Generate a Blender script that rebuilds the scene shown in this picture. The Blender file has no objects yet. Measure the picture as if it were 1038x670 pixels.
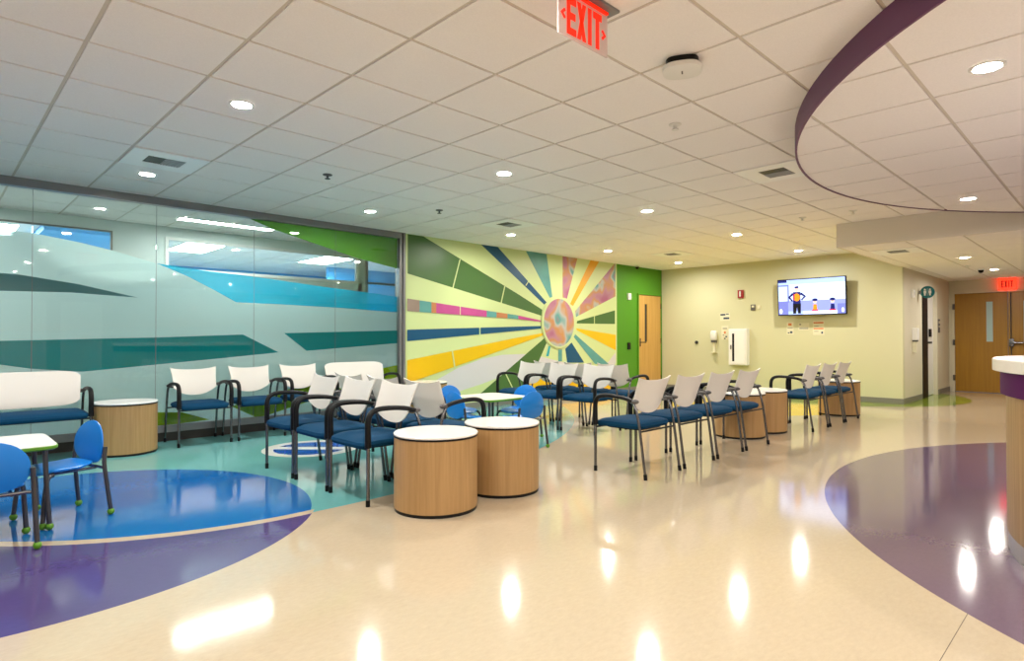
import bpy, bmesh, math, random
from mathutils import Vector, Matrix, geometry
PI = math.pi
S = bpy.context.scene
C = S.collection
random.seed(4)
H = 2.744          # main ceiling
HC = 2.59          # round dropped ceiling
HS = 2.42          # corridor ceiling
YW = 7.62          # glass and mural wall
XW = 12.3          # wall with the television
T = 0.6096         # ceiling tile
GX, GY = 1.822, 2.636

# ------------------------------------------------------------------ materials
def newmat(name):
    m = bpy.data.materials.new(name); m.use_nodes = True
    nt = m.node_tree; b = nt.nodes['Principled BSDF']
    return m, nt, b
def mat(name, col, rough=0.5, metal=0.0, spec=0.5, emit=None, es=0.0, noise=0.0, nscale=40, bump=0.0, coat=0.0):
    m, nt, b = newmat(name)
    b.inputs['Base Color'].default_value = (*col, 1)
    b.inputs['Roughness'].default_value = rough
    b.inputs['Metallic'].default_value = metal
    b.inputs['Specular IOR Level'].default_value = spec
    b.inputs['Coat Weight'].default_value = coat
    if emit:
        b.inputs['Emission Color'].default_value = (*emit, 1)
        b.inputs['Emission Strength'].default_value = es
    if noise or bump:
        tc = nt.nodes.new('ShaderNodeTexCoord'); n = nt.nodes.new('ShaderNodeTexNoise')
        n.inputs['Scale'].default_value = nscale; n.inputs['Detail'].default_value = 4
        nt.links.new(tc.outputs['Object'], n.inputs['Vector'])
        if noise:
            r = nt.nodes.new('ShaderNodeMapRange')
            r.inputs['From Min'].default_value = 0.3; r.inputs['From Max'].default_value = 0.7
            r.inputs['To Min'].default_value = 1 - noise; r.inputs['To Max'].default_value = 1 + noise
            nt.links.new(n.outputs['Fac'], r.inputs['Value'])
            mx = nt.nodes.new('ShaderNodeVectorMath'); mx.operation = 'SCALE'
            mx.inputs[0].default_value = col
            nt.links.new(r.outputs['Result'], mx.inputs['Scale'])
            nt.links.new(mx.outputs['Vector'], b.inputs['Base Color'])
        if bump:
            bp = nt.nodes.new('ShaderNodeBump'); bp.inputs['Strength'].default_value = bump
            bp.inputs['Distance'].default_value = 0.002
            nt.links.new(n.outputs['Fac'], bp.inputs['Height']); nt.links.new(bp.outputs['Normal'], b.inputs['Normal'])
    return m
def wood(name, a, bcol, rough=0.4, sc=1.0):
    m, nt, b = newmat(name)
    tc = nt.nodes.new('ShaderNodeTexCoord'); mp = nt.nodes.new('ShaderNodeMapping')
    mp.inputs['Scale'].default_value = (45*sc, 45*sc, 1.6*sc)
    n = nt.nodes.new('ShaderNodeTexNoise'); n.inputs['Scale'].default_value = 1.0; n.inputs['Detail'].default_value = 6
    n.inputs['Roughness'].default_value = 0.65
    r = nt.nodes.new('ShaderNodeValToRGB')
    r.color_ramp.elements[0].position = 0.3; r.color_ramp.elements[1].position = 0.72
    r.color_ramp.elements[0].color = (*a, 1); r.color_ramp.elements[1].color = (*bcol, 1)
    L = nt.links
    L.new(tc.outputs['Object'], mp.inputs['Vector']); L.new(mp.outputs['Vector'], n.inputs['Vector'])
    L.new(n.outputs['Fac'], r.inputs['Fac']); L.new(r.outputs['Color'], b.inputs['Base Color'])
    b.inputs['Roughness'].default_value = rough
    return m

def swirl_mat(name):
    m, nt, b = newmat(name)
    tc = nt.nodes.new('ShaderNodeTexCoord'); n = nt.nodes.new('ShaderNodeTexNoise')
    n.inputs['Scale'].default_value = 2.3; n.inputs['Detail'].default_value = 1.5; n.inputs['Distortion'].default_value = 0.2
    r = nt.nodes.new('ShaderNodeValToRGB'); cr = r.color_ramp
    cols = [(0.30, (0.36, 0.10, 0.20)), (0.42, (0.42, 0.20, 0.26)), (0.49, (0.50, 0.24, 0.08)), (0.55, (0.42, 0.42, 0.40)), (0.62, (0.10, 0.32, 0.30)), (0.72, (0.32, 0.10, 0.18))]
    cr.elements[0].position = cols[0][0]; cr.elements[0].color = (*cols[0][1], 1)
    cr.elements[1].position = cols[-1][0]; cr.elements[1].color = (*cols[-1][1], 1)
    for p, c in cols[1:-1]:
        e = cr.elements.new(p); e.color = (*c, 1)
    nt.links.new(tc.outputs['Object'], n.inputs['Vector']); nt.links.new(n.outputs['Fac'], r.inputs['Fac'])
    nt.links.new(r.outputs['Color'], b.inputs['Base Color']); b.inputs['Roughness'].default_value = 0.4
    return m

def film_mat(name, col, opac, trans=0.35):
    m = bpy.data.materials.new(name); m.use_nodes = True; nt = m.node_tree; nt.nodes.clear()
    o = nt.nodes.new('ShaderNodeOutputMaterial'); mx = nt.nodes.new('ShaderNodeMixShader'); m2 = nt.nodes.new('ShaderNodeMixShader')
    tr = nt.nodes.new('ShaderNodeBsdfTransparent'); d = nt.nodes.new('ShaderNodeBsdfDiffuse'); t = nt.nodes.new('ShaderNodeBsdfTranslucent')
    tr.inputs[0].default_value = (*[min(1, c*0.7+0.3) for c in col], 1)
    d.inputs[0].default_value = (*col, 1); t.inputs[0].default_value = (*col, 1)
    mx.inputs[0].default_value = opac; m2.inputs[0].default_value = trans
    L = nt.links
    L.new(d.outputs[0], m2.inputs[1]); L.new(t.outputs[0], m2.inputs[2])
    L.new(tr.outputs[0], mx.inputs[1]); L.new(m2.outputs[0], mx.inputs[2]); L.new(mx.outputs[0], o.inputs[0])
    return m
def glass_mat():
    m = bpy.data.materials.new('clear_glass'); m.use_nodes = True; nt = m.node_tree; nt.nodes.clear()
    o = nt.nodes.new('ShaderNodeOutputMaterial'); mx = nt.nodes.new('ShaderNodeMixShader')
    tr = nt.nodes.new('ShaderNodeBsdfTransparent'); g = nt.nodes.new('ShaderNodeBsdfGlossy'); f = nt.nodes.new('ShaderNodeFresnel')
    tr.inputs[0].default_value = (0.93, 0.97, 0.95, 1); g.inputs['Roughness'].default_value = 0.02
    f.inputs['IOR'].default_value = 1.5
    L = nt.links
    L.new(f.outputs[0], mx.inputs[0]); L.new(tr.outputs[0], mx.inputs[1]); L.new(g.outputs[0], mx.inputs[2]); L.new(mx.outputs[0], o.inputs[0])
    return m

def floor_mat():
    m, nt, b = newmat('polished_floor')
    N = nt.nodes; L = nt.links
    geo = N.new('ShaderNodeNewGeometry'); sp = N.new('ShaderNodeSeparateXYZ'); L.new(geo.outputs['Position'], sp.inputs[0])
    def math_(op, a, bb=None, v=None):
        n = N.new('ShaderNodeMath'); n.operation = op
        for i, q in enumerate((a, bb)):
            if q is None: continue
            if isinstance(q, (int, float)): n.inputs[i].default_value = q
            else: L.new(q, n.inputs[i])
        return n.outputs[0]
    def disc(cx, cy, r):
        dx = math_('SUBTRACT', sp.outputs[0], cx); dy = math_('SUBTRACT', sp.outputs[1], cy)
        s = math_('ADD', math_('MULTIPLY', dx, dx), math_('MULTIPLY', dy, dy))
        return math_('LESS_THAN', s, r*r)
    def AND(a, c): return math_('MULTIPLY', a, c)
    def NOT(a): return math_('SUBTRACT', 1.0, a)
    cur = None
    def layer(col, mask):
        nonlocal cur
        mx = N.new('ShaderNodeMix'); mx.data_type = 'RGBA'
        L.new(mask, mx.inputs['Factor'])
        if isinstance(cur, tuple): mx.inputs['A'].default_value = (*cur, 1)
        else: L.new(cur, mx.inputs['A'])
        mx.inputs['B'].default_value = (*col, 1); cur = mx.outputs['Result']
    beige = (0.52, 0.43, 0.305)
    cur = beige
    tealD = disc(1.92, 11.24, 7.40)
    layer((0.15, 0.43, 0.43), tealD)
    P = disc(0.38, 4.93, 1.85); arcO = disc(1.80, 5.92, 2.10); arcI = disc(1.80, 5.92, 2.02)
    layer((0.085, 0.06, 0.185), AND(P, NOT(arcO)))
    layer(beige, AND(P, AND(arcO, NOT(arcI))))
    layer((0.008, 0.13, 0.42), AND(disc(0.47, 4.74, 1.65), arcI))
    # round white and blue inlay
    layer((0.75, 0.78, 0.74), disc(2.95, 6.08, 0.49))
    dd = math_('ADD', math_('MULTIPLY', sp.outputs[0], 0.698), math_('MULTIPLY', sp.outputs[1], 0.716))
    off = math_('ABSOLUTE', math_('SUBTRACT', dd, 2.95*0.698+6.08*0.716))
    layer((0.01, 0.09, 0.45), AND(disc(2.95, 6.08, 0.375), math_('GREATER_THAN', off, 0.075)))
    # far yellow and green discs
    layer((0.80, 0.55, 0.01), disc(10.3, 4.6, 1.42))
    layer((0.24, 0.33, 0.03), disc(13.55, 4.44, 2.41))
    # purple disc before the desk
    layer((0.135, 0.088, 0.15), disc(6.19, -2.2, 4.04))
    # sheet seams
    sm = math_('LESS_THAN', math_('ABSOLUTE', math_('SUBTRACT', sp.outputs[1], 0.492)), 0.0016)
    layer((0.16, 0.13, 0.10), AND(sm, NOT(disc(6.19, -2.2, 4.04))))
    # marbling
    mp = N.new('ShaderNodeMapping'); mp.inputs['Scale'].default_value = (1, 2.2, 1); mp.inputs['Rotation'].default_value = (0, 0, 0.6)
    L.new(geo.outputs['Position'], mp.inputs['Vector'])
    n1 = N.new('ShaderNodeTexNoise'); n1.inputs['Scale'].default_value = 22; n1.inputs['Detail'].default_value = 8; n1.inputs['Roughness'].default_value = 0.75
    L.new(mp.outputs[0], n1.inputs['Vector'])
    r = N.new('ShaderNodeMapRange'); r.inputs['From Min'].default_value = 0.3; r.inputs['From Max'].default_value = 0.7
    r.inputs['To Min'].default_value = 0.93; r.inputs['To Max'].default_value = 1.06
    L.new(n1.outputs['Fac'], r.inputs['Value'])
    vm = N.new('ShaderNodeVectorMath'); vm.operation = 'SCALE'; L.new(cur, vm.inputs[0]); L.new(r.outputs[0], vm.inputs['Scale'])
    L.new(vm.outputs[0], b.inputs['Base Color'])
    b.inputs['Roughness'].default_value = 0.085
    b.inputs['Specular IOR Level'].default_value = 0.8
    n2 = N.new('ShaderNodeTexNoise'); n2.inputs['Scale'].default_value = 55; n2.inputs['Detail'].default_value = 2
    L.new(geo.outputs['Position'], n2.inputs['Vector'])
    bp = N.new('ShaderNodeBump'); bp.inputs['Strength'].default_value = 0.06; bp.inputs['Distance'].default_value = 0.002
    L.new(n2.outputs['Fac'], bp.inputs['Height']); L.new(bp.outputs[0], b.inputs['Normal'])
    return m

M = {}
M['tile'] = mat('ceiling_tile', (0.92, 0.885, 0.87), 0.9, spec=0.2, noise=0.03, nscale=150)
M['tbar'] = mat('ceiling_grid', (0.64, 0.58, 0.50), 0.6)
M['white_metal'] = mat('white_painted_metal', (0.80, 0.79, 0.76), 0.45)
M['wall_yellow'] = mat('pale_yellow_wall_paint', (0.60, 0.585, 0.38), 0.55, spec=0.35)
M['wall_cream'] = mat('cream_wall_paint', (0.66, 0.61, 0.47), 0.55, spec=0.35)
M['wall_green'] = mat('bright_green_wall_paint', (0.075, 0.26, 0.012), 0.5, spec=0.35)
M['wall_pale'] = mat('pale_grey_green_wall_paint', (0.66, 0.72, 0.70), 0.6)
M['wall_white'] = mat('off_white_wall_paint', (0.34, 0.32, 0.29), 0.6)
M['wall_blue'] = mat('blue_wall_paint', (0.10, 0.38, 0.75), 0.6)
M['soffit'] = mat('soffit_paint', (0.80, 0.74, 0.62), 0.7)
M['base'] = mat('grey_rubber_base', (0.20, 0.19, 0.16), 0.5)
M['frame'] = mat('brushed_aluminium_frame', (0.27, 0.27, 0.28), 0.35, metal=0.6)
M['dark'] = mat('dark_recess', (0.03, 0.028, 0.025), 0.5)
M['black'] = mat('black_plastic', (0.004, 0.004, 0.005), 0.45, spec=0.25)
M['chrome'] = mat('grey_chrome_tube', (0.18, 0.18, 0.195), 0.25, metal=0.9)
M['knob'] = mat('grey_plastic', (0.09, 0.085, 0.085), 0.45)
M['shell'] = mat('off_white_plastic_shell', (0.74, 0.71, 0.66), 0.42)
M['fabric'] = mat('deep_blue_upholstery', (0.001, 0.042, 0.105), 0.8, spec=0.15, noise=0.12, nscale=300, bump=0.3)
M['drum_wood'] = wood('light_brown_wood_laminate', (0.34, 0.195, 0.075), (0.46, 0.28, 0.12))
M['desk_wood'] = wood('warm_wood_laminate', (0.30, 0.18, 0.075), (0.46, 0.30, 0.15))
M['door_wood'] = wood('honey_maple_door', (0.52, 0.29, 0.065), (0.64, 0.38, 0.11), 0.35, 0.5)
M['door_dark'] = wood('brown_maple_door', (0.32, 0.155, 0.012), (0.40, 0.205, 0.018), 0.35, 0.5)
M['laminate'] = mat('white_laminate_top', (0.84, 0.83, 0.82), 0.22)
M['stone'] = mat('pale_solid_surface_top', (0.80, 0.76, 0.72), 0.25, noise=0.03, nscale=200)
M['plum'] = mat('plum_purple_laminate', (0.075, 0.002, 0.08), 0.6, spec=0.15)
M['rim'] = mat('purple_ceiling_rim_paint', (0.13, 0.035, 0.11), 0.5)
M['silver'] = mat('silver_toe_kick', (0.50, 0.49, 0.50), 0.3, metal=0.4)
M['kid_blue'] = mat('bright_blue_plastic', (0.005, 0.20, 0.66), 0.35)
M['kid_leg'] = mat('grey_coated_leg', (0.08, 0.078, 0.085), 0.35, metal=0.6)
M['green'] = mat('bright_green_plastic', (0.10, 0.28, 0.01), 0.4)
M['lens'] = mat('glowing_downlight_lens', (0.9, 0.9, 0.9), 0.4, emit=(1.0, 0.95, 0.875), es=860)
M['tube'] = mat('glowing_linear_lens', (0.9, 0.9, 0.9), 0.4, emit=(0.92, 1.0, 0.98), es=55)
M['panel'] = mat('glowing_panel_lens', (0.9, 0.9, 0.9), 0.4, emit=(0.85, 0.95, 1.0), es=55)
M['vent_face'] = mat('white_vent_face', (0.95, 0.95, 0.95), 0.4)
M['vent_grey'] = mat('grey_vent_louvre', (0.42, 0.42, 0.44), 0.5)
M['red'] = mat('fire_alarm_red', (0.30, 0.012, 0.015), 0.35)
M['paper'] = mat('notice_paper', (0.72, 0.68, 0.50), 0.7)
M['ink'] = mat('dark_ink', (0.03, 0.06, 0.10), 0.7)
M['orange_ink'] = mat('orange_ink', (0.65, 0.20, 0.06), 0.7)
M['sign_teal'] = mat('teal_sign_face', (0.0, 0.16, 0.19), 0.4)
M['exit_clear'] = film_mat('clear_exit_panel', (0.97, 0.86, 0.84), 0.72, 0.4)
M['exit_red'] = mat('exit_red_letters', (0.7, 0.01, 0.0), 0.4, emit=(1.0, 0.02, 0.0), es=0.55)
M['exit_glow'] = mat('exit_sign_red_face', (0.8, 0.02, 0.0), 0.4, emit=(1.0, 0.03, 0.01), es=2.2)
M['exit_dark'] = mat('exit_sign_dark_letters', (0.25, 0.0, 0.0), 0.5)
M['glass'] = glass_mat()
M['floor'] = floor_mat()
M['floor_back'] = mat('pale_back_room_floor', (0.45, 0.47, 0.44), 0.3)
M['swirl'] = swirl_mat('multicoloured_swirl_print')
# mural inks
INK = {'base': (0.58, 0.68, 0.32), 'green': (0.055, 0.14, 0.03), 'blue': (0.0, 0.075, 0.17), 'teal': (0.10, 0.32, 0.30), 'orange': (0.78, 0.38, 0.02),
       'yellow': (0.78, 0.48, 0.0), 'cyan': (0.02, 0.35, 0.42), 'lav': (0.62, 0.60, 0.62), 'pink': (0.50, 0.07, 0.26), 'mauve': (0.30, 0.22, 0.18), 'rust': (0.50, 0.20, 0.08)}
for k, v in INK.items():
    M['ink_'+k] = mat('mural_ink_'+k, v, 0.4, noise=(0.12 if k in ('pink', 'teal', 'mauve') else 0), nscale=3)
M['film_pale'] = film_mat('frosted_pale_film', (0.70, 0.88, 0.90), 0.96, 0.42)
M['film_light'] = film_mat('lighter_frosted_film', (0.50, 0.68, 0.70), 0.95, 0.03)
M['film_deep'] = film_mat('deep_teal_film', (0.0, 0.42, 0.46), 0.95, 0.15)
M['film_grey'] = film_mat('grey_film', (0.16, 0.36, 0.40), 0.92, 0.1)
M['film_cyan'] = film_mat('cyan_film', (0.0, 0.52, 0.80), 0.68, 0.6)
M['film_leaf'] = film_mat('leaf_green_film', (0.15, 0.46, 0.04), 0.93, 0.3)
M['film_lime'] = film_mat('lime_green_film', (0.42, 0.62, 0.01), 0.95, 0.05)

# ------------------------------------------------------------------ mesh helpers
def new(): return bmesh.new()
def obj(name, bm, m, parent=None, smooth=False):
    me = bpy.data.meshes.new(name); bmesh.ops.recalc_face_normals(bm, faces=bm.faces)
    bm.to_mesh(me); bm.free()
    for q in (m if isinstance(m, (list, tuple)) else [m]): me.materials.append(q)
    if smooth:
        for p in me.polygons: p.use_smooth = True
        me.set_sharp_from_angle(angle=math.radians(38))
    o = bpy.data.objects.new(name, me); C.objects.link(o)
    if parent: o.parent = parent
    return o
def box(bm, x0, x1, y0, y1, z0, z1, mi=0, bev=0):
    r = bmesh.ops.create_cube(bm, size=1)
    for v in r['verts']:
        v.co = Vector(((x0+x1)/2+v.co.x*(x1-x0), (y0+y1)/2+v.co.y*(y1-y0), (z0+z1)/2+v.co.z*(z1-z0)))
    fs = list({f for v in r['verts'] for f in v.link_faces})
    for f in fs: f.material_index = mi
    if bev:
        es = list({e for f in fs for e in f.edges})
        g = bmesh.ops.bevel(bm, geom=es, offset=bev, segments=2, affect='EDGES', profile=0.7)
        for f in g['faces']: f.material_index = mi
def loft(bm, rings, mi=0, cap=True):
    """rings: list of point lists of equal length"""
    vs = [[bm.verts.new(p) for p in r] for r in rings]
    n = len(rings[0])
    for a, b in zip(vs, vs[1:]):
        for i in range(n):
            f = bm.faces.new((a[i], a[(i+1) % n], b[(i+1) % n], b[i])); f.material_index = mi
    if cap:
        for r in (list(reversed(vs[0])), vs[-1]):
            f = bm.faces.new(r); f.material_index = mi
def circle(cx, cy, r, z, n=32): return [(cx+r*math.cos(2*PI*i/n), cy+r*math.sin(2*PI*i/n), z) for i in range(n)]
def lathe(bm, cx, cy, prof, n=40, mi=0): loft(bm, [circle(cx, cy, max(r, 1e-4), z, n) for r, z in prof], mi)
def cat(pts, k=5):
    P = [Vector(p) for p in pts]; P = [2*P[0]-P[1]]+P+[2*P[-1]-P[-2]]; out = []
    for i in range(1, len(P)-2):
        for j in range(k):
            t = j/k; a, b, c, d = P[i-1:i+3]
            out.append(0.5*((2*b)+(c-a)*t+(2*a-5*b+4*c-d)*t*t+(3*b-a-3*c+d)*t**3))
    out.append(P[-2]); return out
def tube(bm, pts, r, n=10, k=5, sq=1.0, mi=0):
    """sq: cross-section widening along world x"""
    P = cat(pts, k) if k > 1 else [Vector(p) for p in pts]
    rr = r if isinstance(r, (list, tuple)) else None
    rings = []; up = None
    for i, p in enumerate(P):
        t = (P[min(i+1, len(P)-1)]-P[max(i-1, 0)]).normalized()
        if up is None:
            up = Vector((1, 0, 0)) if abs(t.x) < 0.9 else Vector((0, 1, 0))
        a = (up-t*up.dot(t)).normalized(); b = t.cross(a); up = a
        R = r if rr is None else rr[0]+(rr[1]-rr[0])*i/(len(P)-1)
        rings.append([p+(a*math.cos(2*PI*j/n)*sq+b*math.sin(2*PI*j/n))*R for j in range(n)])
    loft(bm, rings, mi)
def ellipsoid(bm, c, r, n=12, mi=0):
    rings = []
    for i in range(1, 8):
        th = PI*i/8
        rings.append([(c[0]+r[0]*math.sin(th)*math.cos(2*PI*j/n), c[1]+r[1]*math.sin(th)*math.sin(2*PI*j/n), c[2]-r[2]*math.cos(th)) for j in range(n)])
    loft(bm, rings, mi)
def sup(w, d, e=4.0, n=40):
    o = []
    for i in range(n):
        t = 2*PI*i/n; c, s = math.cos(t), math.sin(t)
        o.append((w*math.copysign(abs(c)**(2/e), c), d*math.copysign(abs(s)**(2/e), s)))
    return o
def slab(bm, cx, cy, w, d, prof, e=4.0, n=40, mi=0, zf=None):
    """rounded plate; prof = [(scale inset in m, z)]"""
    rings = []
    for ins, z in prof:
        o = sup(w-ins, d-ins, e, n)
        rings.append([(cx+x, cy+y, z+(zf(x, y) if zf else 0)) for x, y in o])
    loft(bm, rings, mi)
def clip_half(P, a, b, c):
    """keep a*x+b*y<=c"""
    out = []
    for i in range(len(P)):
        p, q = P[i], P[(i+1) % len(P)]
        dp = a*p[0]+b*p[1]-c; dq = a*q[0]+b*q[1]-c
        if dp <= 0: out.append(p)
        if (dp < 0 < dq) or (dq < 0 < dp):
            t = dp/(dp-dq); out.append((p[0]+(q[0]-p[0])*t, p[1]+(q[1]-p[1])*t))
    return out
def empty(name, label=None, cat_=None, loc=(0, 0, 0), rz=0, group=None):
    o = bpy.data.objects.new(name, None); C.objects.link(o); o.empty_display_size = 0.2
    o.location = loc; o.rotation_euler = (0, 0, rz)
    if label: o['label'] = label; o['category'] = cat_
    if group: o['group'] = group
    return o
def tag(o, label, cat_, group=None):
    o['label'] = label; o['category'] = cat_
    if group: o['group'] = group
    return o
def struct(o): o['kind'] = 'structure'; return o
def dup(root, loc, rz, label, group=None):
    r = root.copy(); C.objects.link(r); r.location = loc; r.rotation_euler = (0, 0, rz); r['label'] = label
    if group: r['group'] = group
    for ch in list(root.children):
        c = ch.copy(); C.objects.link(c); c.parent = r
        for g in list(ch.children):
            d = g.copy(); C.objects.link(d); d.parent = c
    return r

# ------------------------------------------------------------------ room shell
X0, X1, Y0, Y1 = -3.2, 16.2, -4.2, YW
bm = new(); box(bm, X0, X1+0.2, Y0, YW+0.11, -0.1, 0); struct(obj('floor', bm, M['floor']))

def tiled(name, z, x0, x1, y0, y1, circ=None, top=None):
    """suspended ceiling: a grid plane with lay-in tiles standing 8 mm proud of it"""
    bm = new(); g = 0.011
    halves = [(1, 0, x1), (-1, 0, -x0), (0, 1, y1), (0, -1, -y0)]
    if circ:
        cx, cy, R = circ
        for i in range(96):
            a = 2*PI*i/96; halves.append((math.cos(a), math.sin(a), R+cx*math.cos(a)+cy*math.sin(a)))
    i0 = int(math.floor((x0-GX)/T)); i1 = int(math.ceil((x1-GX)/T)); j0 = int(math.floor((y0-GY)/T)); j1 = int(math.ceil((y1-GY)/T))
    for i in range(i0, i1):
        for j in range(j0, j1):
            ax, ay = GX+i*T+g, GY+j*T+g; bx, by = ax+T-2*g, ay+T-2*g
            P = [(ax, ay), (bx, ay), (bx, by), (ax, by)]
            for h in halves:
                P = clip_half(P, *h)
                if len(P) < 3: break
            if len(P) < 3: continue
            Q = []
            for p in P:
                if not Q or math.dist(p, Q[-1]) > 1e-4: Q.append(p)
            if math.dist(Q[0], Q[-1]) < 1e-4: Q.pop()
            if len(Q) < 3: continue
            lo = [bm.verts.new((x, y, z)) for x, y in Q]; hi = [bm.verts.new((x, y, z+0.008)) for x, y in Q]
            bm.faces.new(lo)
            for k in range(len(Q)):
                bm.faces.new((lo[k], lo[(k+1) % len(Q)], hi[(k+1) % len(Q)], hi[k]))
    P = [(x0, y0), (x1, y0), (x1, y1), (x0, y1)]
    for h in halves: P = clip_half(P, *h)
    zt = top if top else z+0.06
    lo = [bm.verts.new((x, y, z+0.008)) for x, y in P]; hi = [bm.verts.new((x, y, zt)) for x, y in P]
    f = bm.faces.new(list(reversed(lo))); f.material_index = 1
    f = bm.faces.new(hi); f.material_index = 1
    for k in range(len(P)):
        f = bm.faces.new((lo[k], lo[(k+1) % len(P)], hi[(k+1) % len(P)], hi[k])); f.material_index = 1
    me = bpy.data.meshes.new(name); bm.to_mesh(me); bm.free()
    me.materials.append(M['tile']); me.materials.append(M['tbar'])
    o = bpy.data.objects.new(name, me); C.objects.link(o); return struct(o)
tiled('ceiling', H, X0, X1, Y0, YW)
tiled('ceiling', HC, X0, 9.03, Y0, 2.8, circ=(6.08, -1.86, 3.86), top=H-0.002)
tiled('ceiling', HS, 9.06, X1, Y0, 2.80, top=H-0.002)

# purple rim round the dropped ceiling
bm = new()
a0 = math.acos((9.03-6.08)/3.87)
n = 120; rings = []
A = [a0+(2*PI-2*a0)*i/n for i in range(n+1)]
A = [a for a in A if -1.86+3.87*math.sin(a) > Y0+0.02]
segs = []
cur = []
pa = None
for a in A:
    if pa is not None and a-pa > 0.2: segs.append(cur); cur = []
    cur.append(a); pa = a
segs.append(cur)
for sg in segs:
    q = [[(6.08+r*math.cos(a), -1.86+r*math.sin(a), z) for (r, z) in ((3.857, HC-0.008), (3.872, HC-0.008), (3.872, H-0.001), (3.857, H-0.001))] for a in sg]
    loft(bm, q)
struct(obj('trim_1', bm, M['rim'], smooth=True))
# soffit faces
bm = new(); box(bm, 9.03, 9.06, Y0, 2.83, HS-0.004, H); box(bm, 9.06, X1, 2.80, 2.83, HS-0.004, H)
struct(obj('trim_2', bm, M['soffit']))

def wallbox(name, m, *b):
    bm = new()
    for q in (b if isinstance(b[0], tuple) else [b]): box(bm, *q)
    return struct(obj(name, bm, m))
# television wall and corridor walls
wallbox('wall_right', M['wall_yellow'], (XW, XW+0.12, 2.79, YW+0.1, 0, H))
wallbox('wall_corridor', M['wall_cream'], (XW+0.12, 13.72, 2.79, 2.89, 0, HS+0.3), (15.0, X1+0.12, 2.79, 2.89, 0, HS+0.3), (13.72, 15.0, 2.79, 2.89, 2.12, HS+0.3), (13.7, 15.02, 3.02, 3.06, 0, 2.3))
wallbox('wall_end', M['wall_cream'], (X1, X1+0.12, 2.74, 2.79, 0, HS), (X1, X1+0.12, 0.82, 2.74, 2.16, HS+0.3), (X1, X1+0.12, Y0, 0.82, 0, HS+0.3))
wallbox('wall_left', M['wall_white'], (X0-0.12, X0, Y0, YW, 0, H))
# rear wall behind the camera with two white framed doorways
wallbox('wall_back', M['wall_white'], (X0, 1.35, Y0-0.12, Y0, 0, H), (2.25, 2.55, Y0-0.12, Y0, 0, H), (3.45, X1+0.12, Y0-0.12, Y0, 0, H), (1.35, 2.25, Y0-0.12, Y0, 2.13, H), (2.55, 3.45, Y0-0.12, Y0, 2.13, H), (1.3, 3.5, Y0-0.2, Y0-0.12, 0, H))
for i, x in enumerate((1.35, 2.55)):
    d = struct(empty('door_%d' % (5+i), loc=(x+0.45, Y0, 0)))
    bm = new(); box(bm, -0.45, -0.37, -0.02, 0.02, 0, 2.13); box(bm, 0.37, 0.45, -0.02, 0.02, 0, 2.13); box(bm, -0.37, 0.37, -0.02, 0.02, 2.05, 2.13); obj('door_frame', bm, M['white_metal'], d)
    bm = new(); box(bm, -0.37, 0.37, -0.09, -0.05, 0, 2.05); obj('door_leaf', bm, M['wall_pale'], d)
# mural wall (painted base) and green wall with door opening
wallbox('wall_front', M['ink_base'], (5.165, 10.54, YW, YW+0.1, 0, H))
wallbox('wall_green', M['wall_green'], (10.54, 11.3, YW, YW+0.1, 0, H), (11.3, 12.28, YW, YW+0.1, 2.16, H), (12.26, XW, YW, YW+0.1, 0, H), (11.2, 12.3, YW+0.1, YW+0.12, 0, H))

# baseboards
bm = new(); box(bm, XW-0.012, XW, 2.778, YW, 0, 0.10, bev=0.003); struct(obj('baseboard_right', bm, M['base']))
bm = new(); box(bm, XW, 13.68, 2.778, 2.79, 0, 0.10, bev=0.003); box(bm, 15.05, X1, 2.778, 2.79, 0, 0.10, bev=0.003); struct(obj('baseboard_corridor', bm, M['base']))
bm = new(); box(bm, 5.165, 11.25, YW-0.012, YW, 0, 0.10, bev=0.003); struct(obj('baseboard_front', bm, M['base']))

# ------------------------------------------------------------------ glass wall
win = struct(empty('window_1', loc=(0, 0, 0)))
bm = new()
for (a, b) in ((0.0, 0.035), (0.045, 0.08)):
    box(bm, X0, 5.1, YW-0.03+a, YW-0.03+b, H-0.085, H)
box(bm, X0, 5.1, YW-0.005, YW+0.08, H-0.075, H)
obj('head_frame', bm, M['frame'], win)
bm = new(); box(bm, 5.07, 5.115, YW-0.02, YW+0.10, 0, H); box(bm, 5.125, 5.165, YW-0.035, YW+0.10, 0, H); box(bm, 5.11, 5.13, YW, YW+0.1, 0, H); obj('end_post', bm, M['frame'], win)
bm = new(); box(bm, X0, 5.07, YW+0.0, YW+0.10, 0.10, 0.18, bev=0.004); obj('sill', bm, M['frame'], win)
bm = new(); box(bm, X0, 5.07, YW+0.02, YW+0.09, 0.0, 0.10); obj('toe_shadow', bm, M['dark'], win)  # solid strip; the shadow under the sill is put into its dark colour
JX = [-3.2, -2.53, -1.43, -0.333, 0.766, 1.864, 2.95, 4.056, 5.07]
for a, b in zip(JX, JX[1:]):
    bm = new(); box(bm, a+0.002, b-0.002, YW+0.030, YW+0.042, 0.18, H-0.075); obj('glass_pane', bm, M['glass'], win)
bm = new()
for x in JX[1:-1]: box(bm, x-0.0018, x+0.0018, YW+0.031, YW+0.041, 0.18, H-0.075)
obj('joint_seal', bm, M['frame'], win)
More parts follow.
